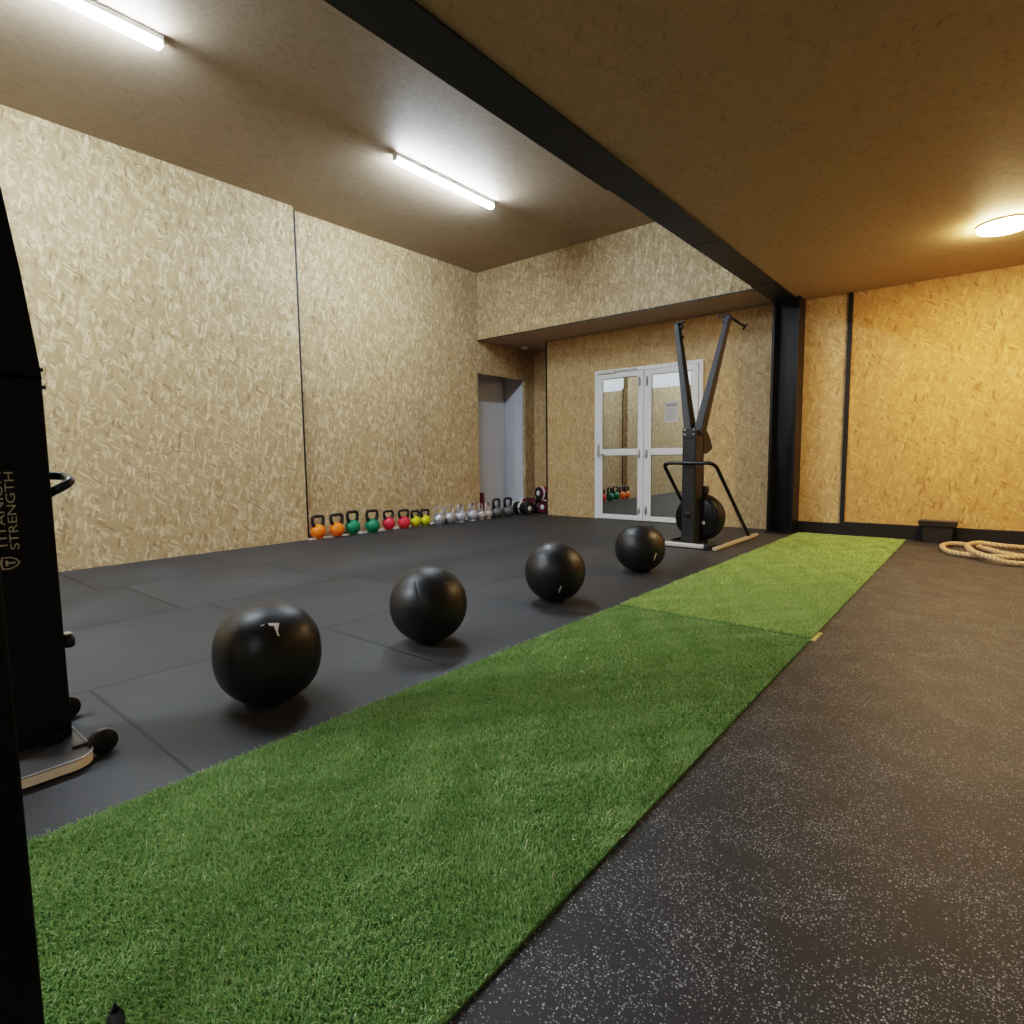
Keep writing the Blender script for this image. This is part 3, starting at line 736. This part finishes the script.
for z, y in ((1.050, .440), (1.098, .437)):
    um('bolt', lambda bm: lathe(bm, [(.006, 0), (.006, .008), (.003, .010)], 8, axis_mat((-2.068, y-.004, z), (0, 1, 0))), M['matte_black'], up)
um('side_handle', lambda bm: tube(bm, rounded_path([(-2.10, .41, .735), (-2.075, .490, .782), (-2.17, .492, .80), (-2.19, .41, .80)], .035, 6), .0125, 12), M['tube_black'], smooth=True)
kn = um('adjuster_knob', lambda bm: lathe(bm, [(.012, -.01), (.012, .004), (.021, .006), (.022, .02), (.018, .026)], 16, axis_mat((-2.085, .437, .314), (0, 1, 0))), M['matte_black'], smooth=True, auto=40)
um('knob_cap', lambda bm: box(bm, -2.10, -2.07, .440, .458, .334, .338), M['silver'], kn)
for x in (-1.915, -2.28):
    w = um('transport_wheel', lambda bm: lathe(bm, [(.010, -.013), (.030, -.013), (.036, -.008), (.036, .008), (.030, .013), (.010, .013)], 28, axis_mat((x-.028, .480, .036), (1, 0, 0))), M['matte_black'], smooth=True, auto=40)
    um('tread', lambda bm: lathe(bm, [(.0362, -.009), (.037, -.006), (.037, .006), (.0362, .009)], 28, axis_mat((x-.028, .480, .036), (1, 0, 0)), cap=False), M['plate_grey'], w, True)
    um('axle_bracket', lambda bm: box(bm, x-.043, x-.035, .41, .50, .036, .044, .002, 1), M['matte_black'], w)
um('edge_strip', lambda bm: tube(bm, [(-2.32, .450, .036), (-1.932, .450, .036)]+[(-1.932+.06*math.sin(a), .390+.06*math.cos(a), .036) for a in [PI/2*i/8 for i in range(1, 9)]]+[(-1.872, -.02, .036)], .0028, 6), M['silver'], pl)
for y0 in (.24, .36): um('foot_bracket', lambda bm: box(bm, -2.06, -2.03, y0, y0+.05, .035, .06, .004, 1), M['machine_black'])
def lettering(body, z0, y_top, hgt, length):
    cu = bpy.data.curves.new('lettering', 'FONT'); cu.body = body; cu.size = 1; cu.extrude = .0
    tmp = bpy.data.objects.new('tmp', cu); COL.objects.link(tmp)
    dg = bpy.context.evaluated_depsgraph_get(); me = bpy.data.meshes.new_from_object(tmp.evaluated_get(dg))
    bpy.data.objects.remove(tmp)
    xs = [v.co.x for v in me.vertices]; ys = [v.co.y for v in me.vertices]
    sx = length/(max(xs)-min(xs)); sy = hgt/(max(ys)-min(ys)); x0, y0 = min(xs), min(ys)
    for v in me.vertices:
        # reads upwards; letter tops point towards -Y on the +X face
        a, b = (v.co.x-x0)*sx, (v.co.y-y0)*sy
        v.co = (-2.0592+2.15, (y_top+hgt-b)-.30, z0+a)
    me.materials.append(M['logo_dim'])
    o = bpy.data.objects.new('lettering', me); COL.objects.link(o); o.parent = UM; return o
lettering('TITANIUM', .603, .310, .020, .212)
lettering('STRENGTH', .603, .335, .020, .212)
def shield(bm):
    # ring shaped shield lying on its side, pointing like the lettering
    sh = [(-.5, .5), (0, .58), (.5, .5), (.5, -.05), (.3, -.42), (0, -.62), (-.3, -.42), (-.5, -.05)]
    def P(u, v, s): return (-2.0592, .332-v*s*.036, .567+u*s*.034)     # u along z, v along -y
    o_ = [bm.verts.new(P(u, v, 1)) for u, v in sh]; i_ = [bm.verts.new(P(u, v, .80)) for u, v in sh]
    for j in range(8): bm.faces.new((o_[j], o_[(j+1) % 8], i_[(j+1) % 8], i_[j]))
    for pts in ([(-.22, .28), (.22, .28), (.22, .12), (-.22, .12)], [(-.07, .12), (.07, .12), (.07, -.32), (-.07, -.32)]):
        bm.faces.new([bm.verts.new(P(u, v, 1)) for u, v in pts])
um('shield_emblem', shield, M['logo_dim'])

# ------------------------------------------------------------------ near rig post (bottom left corner)
RP = thing('rig_post', 'very near dark steel rig post cut off by the bottom left corner', 'rig post', (-.83, .08, 0))
def rp(name, fn, mat, smooth=False, parent=RP):
    bm = bmesh.new(); fn(bm)
    return mesh_obj(name, bm, mat, parent, smooth=smooth)
rp('upright', lambda bm: box(bm, -.04, .04, -.04, .04, .040, 2.36, .004, 2), M['machine_black'])
rp('foot_plate', lambda bm: box(bm, -.07, .07, -.09, .09, .032, .040, .002, 1), M['machine_black'])
rp('toe_peg', lambda bm: (tube(bm, [(0, .04, .050), (-.06, .13, .050), (-.097, .137, .050), (-.097, .137, .056), (-.097, .137, .070)], [.010, .010, .011, .008, .0015], 12)), M['machine_black'], True)

# ------------------------------------------------------------------ right side: box and battle rope
bx = thing('step_box', 'low dark brown flared box standing against the black skirting on the right', 'box', (-.365, 6.615, 0))
def flared(bm):
    secs = []
    for z, hx, hy, o in ((0, .105, .060, 0), (.15, .118, .068, 0), (.155, .140, .078, 0), (.20, .150, .082, 0)):
        secs.append([bm.verts.new((x*hx, y*hy, z)) for x, y in ((-1, -1), (1, -1), (1, 1), (-1, 1))])
    for P, Q in zip(secs, secs[1:]):
        for j in range(4): bm.faces.new((P[j], P[(j+1) % 4], Q[(j+1) % 4], Q[j]))
    bm.faces.new(secs[0][::-1]); bm.faces.new(secs[-1])
    bmesh.ops.bevel(bm, geom=bm.edges[:], offset=.005, segments=2, affect='EDGES')
bm = bmesh.new(); flared(bm); mesh_obj('body', bm, M['box_brown'], bx)
bm = bmesh.new(); box(bm, -.125, .125, -.065, .065, .1995, .2065, .004, 2); mesh_obj('lid', bm, M['plate_grey'], bx)

def catmull(P, seg=10):
    P = [Vector(p) for p in P]; out = []
    for i in range(len(P)-1):
        p0 = P[max(i-1, 0)]; p1 = P[i]; p2 = P[i+1]; p3 = P[min(i+2, len(P)-1)]
        for j in range(seg):
            t = j/seg
            out.append(.5*((2*p1)+(-p0+p2)*t+(2*p0-5*p1+4*p2-p3)*t*t+(-p0+3*p1-3*p2+p3)*t**3))
    return out+[P[-1]]
zr = .022; zt = .052
rope_pts = [(.62, 6.05, zr), (.36, 5.97, zr), (.19, 5.86, zr), (.04, 5.80, zr), (-.117, 5.79, zr), (-.235, 5.88, zr), (-.30, 6.13, zr), (-.29, 6.34, zr),
            (-.225, 6.44, zr), (-.12, 6.40, zr), (0.0, 6.22, zr), (.11, 6.02, zr), (.30, 5.92, zr), (.62, 5.88, zr), (1.0, 5.98, zr), (1.16, 6.22, zr), (1.0, 6.44, .03), (.6, 6.42, .03),
            (.23, 6.34, .04), (.08, 6.28, zt), (-.05, 6.36, zt), (-.115, 6.25, zt), (-.13, 6.07, zt), (-.085, 5.78, zt), (.02, 5.57, .045), (.13, 5.54, zr), (.40, 5.60, zr), (.8, 5.72, zr), (1.3, 5.85, zr)]
rp0 = Vector((.3, 6.0, 0))
t = thing('battle_rope', 'thick beige battle rope lying in loops on the floor at the right edge', 'rope', rp0)
bm = bmesh.new(); uvl = bm.loops.layers.uv.new('UVMap')
pts = catmull(rope_pts, 10)
tube(bm, [p-rp0 for p in pts], .0215, 14, uvl=uvl); mesh_obj('strand', bm, M['rope'], t, smooth=True)
for a, b in ((pts[0], pts[4]), (pts[-1], pts[-5])):
    bm = bmesh.new(); d_ = (a-b).normalized(); tube(bm, [b-rp0, a+d_*.004-rp0], .0235, 14); mesh_obj('end_sleeve', bm, M['matte_black'], t, smooth=True)

# ------------------------------------------------------------------ room lamps out of frame, and an added fill light
def area(name, loc, sx, sy, power, col, rot=(0, 0, 0)):
    L = bpy.data.lights.new(name, 'AREA'); L.shape = 'RECTANGLE'; L.size = sx; L.size_y = sy; L.energy = power; L.color = col
    o = bpy.data.objects.new(name, L); COL.objects.link(o); o.location = loc; o.rotation_euler = rot; return o
area('tube_lamp_behind', (-3.93, -2.1, ZH-.08), .06, 1.25, 70, (.85, .93, 1))
area('fill_behind_right', (.6, -2.4, ZL-.05), .06, 1.25, 12, (.9, .94, 1))  # unseen fill light, added to brighten the lower walls
area('lamp_right', (2.3, 5.4, ZL-.04), .28, .28, 9, (1, .68, .36))
w = bpy.data.worlds.new('World'); sc.world = w; w.use_nodes = True
w.node_tree.nodes['Background'].inputs[0].default_value = (.6, .65, .7, 1); w.node_tree.nodes['Background'].inputs[1].default_value = .05

# ------------------------------------------------------------------ camera
cam = bpy.data.cameras.new('Camera'); co = bpy.data.objects.new('Camera', cam); COL.objects.link(co)
r = Vector((0.77086829, 0.63688128, -0.01201287)); u = Vector((-0.05119913, 0.08074601, 0.99541887)); f = Vector((-0.63493364, 0.7667218, -0.09485231))
m = Matrix.Identity(4)
for i in range(3): m[i][0], m[i][1], m[i][2] = r[i], u[i], -f[i]
m.translation = (0, 0, .84); co.matrix_world = m
cam.sensor_width = 36; cam.lens = 580.455/1024*36; cam.clip_start = .02
sc.camera = co
sc.view_settings.view_transform = 'Filmic'; sc.view_settings.look = 'Medium High Contrast'
sc.view_settings.exposure = 1.88
sc.cycles.max_bounces = 8; sc.cycles.diffuse_bounces = 5; sc.cycles.use_denoising = True
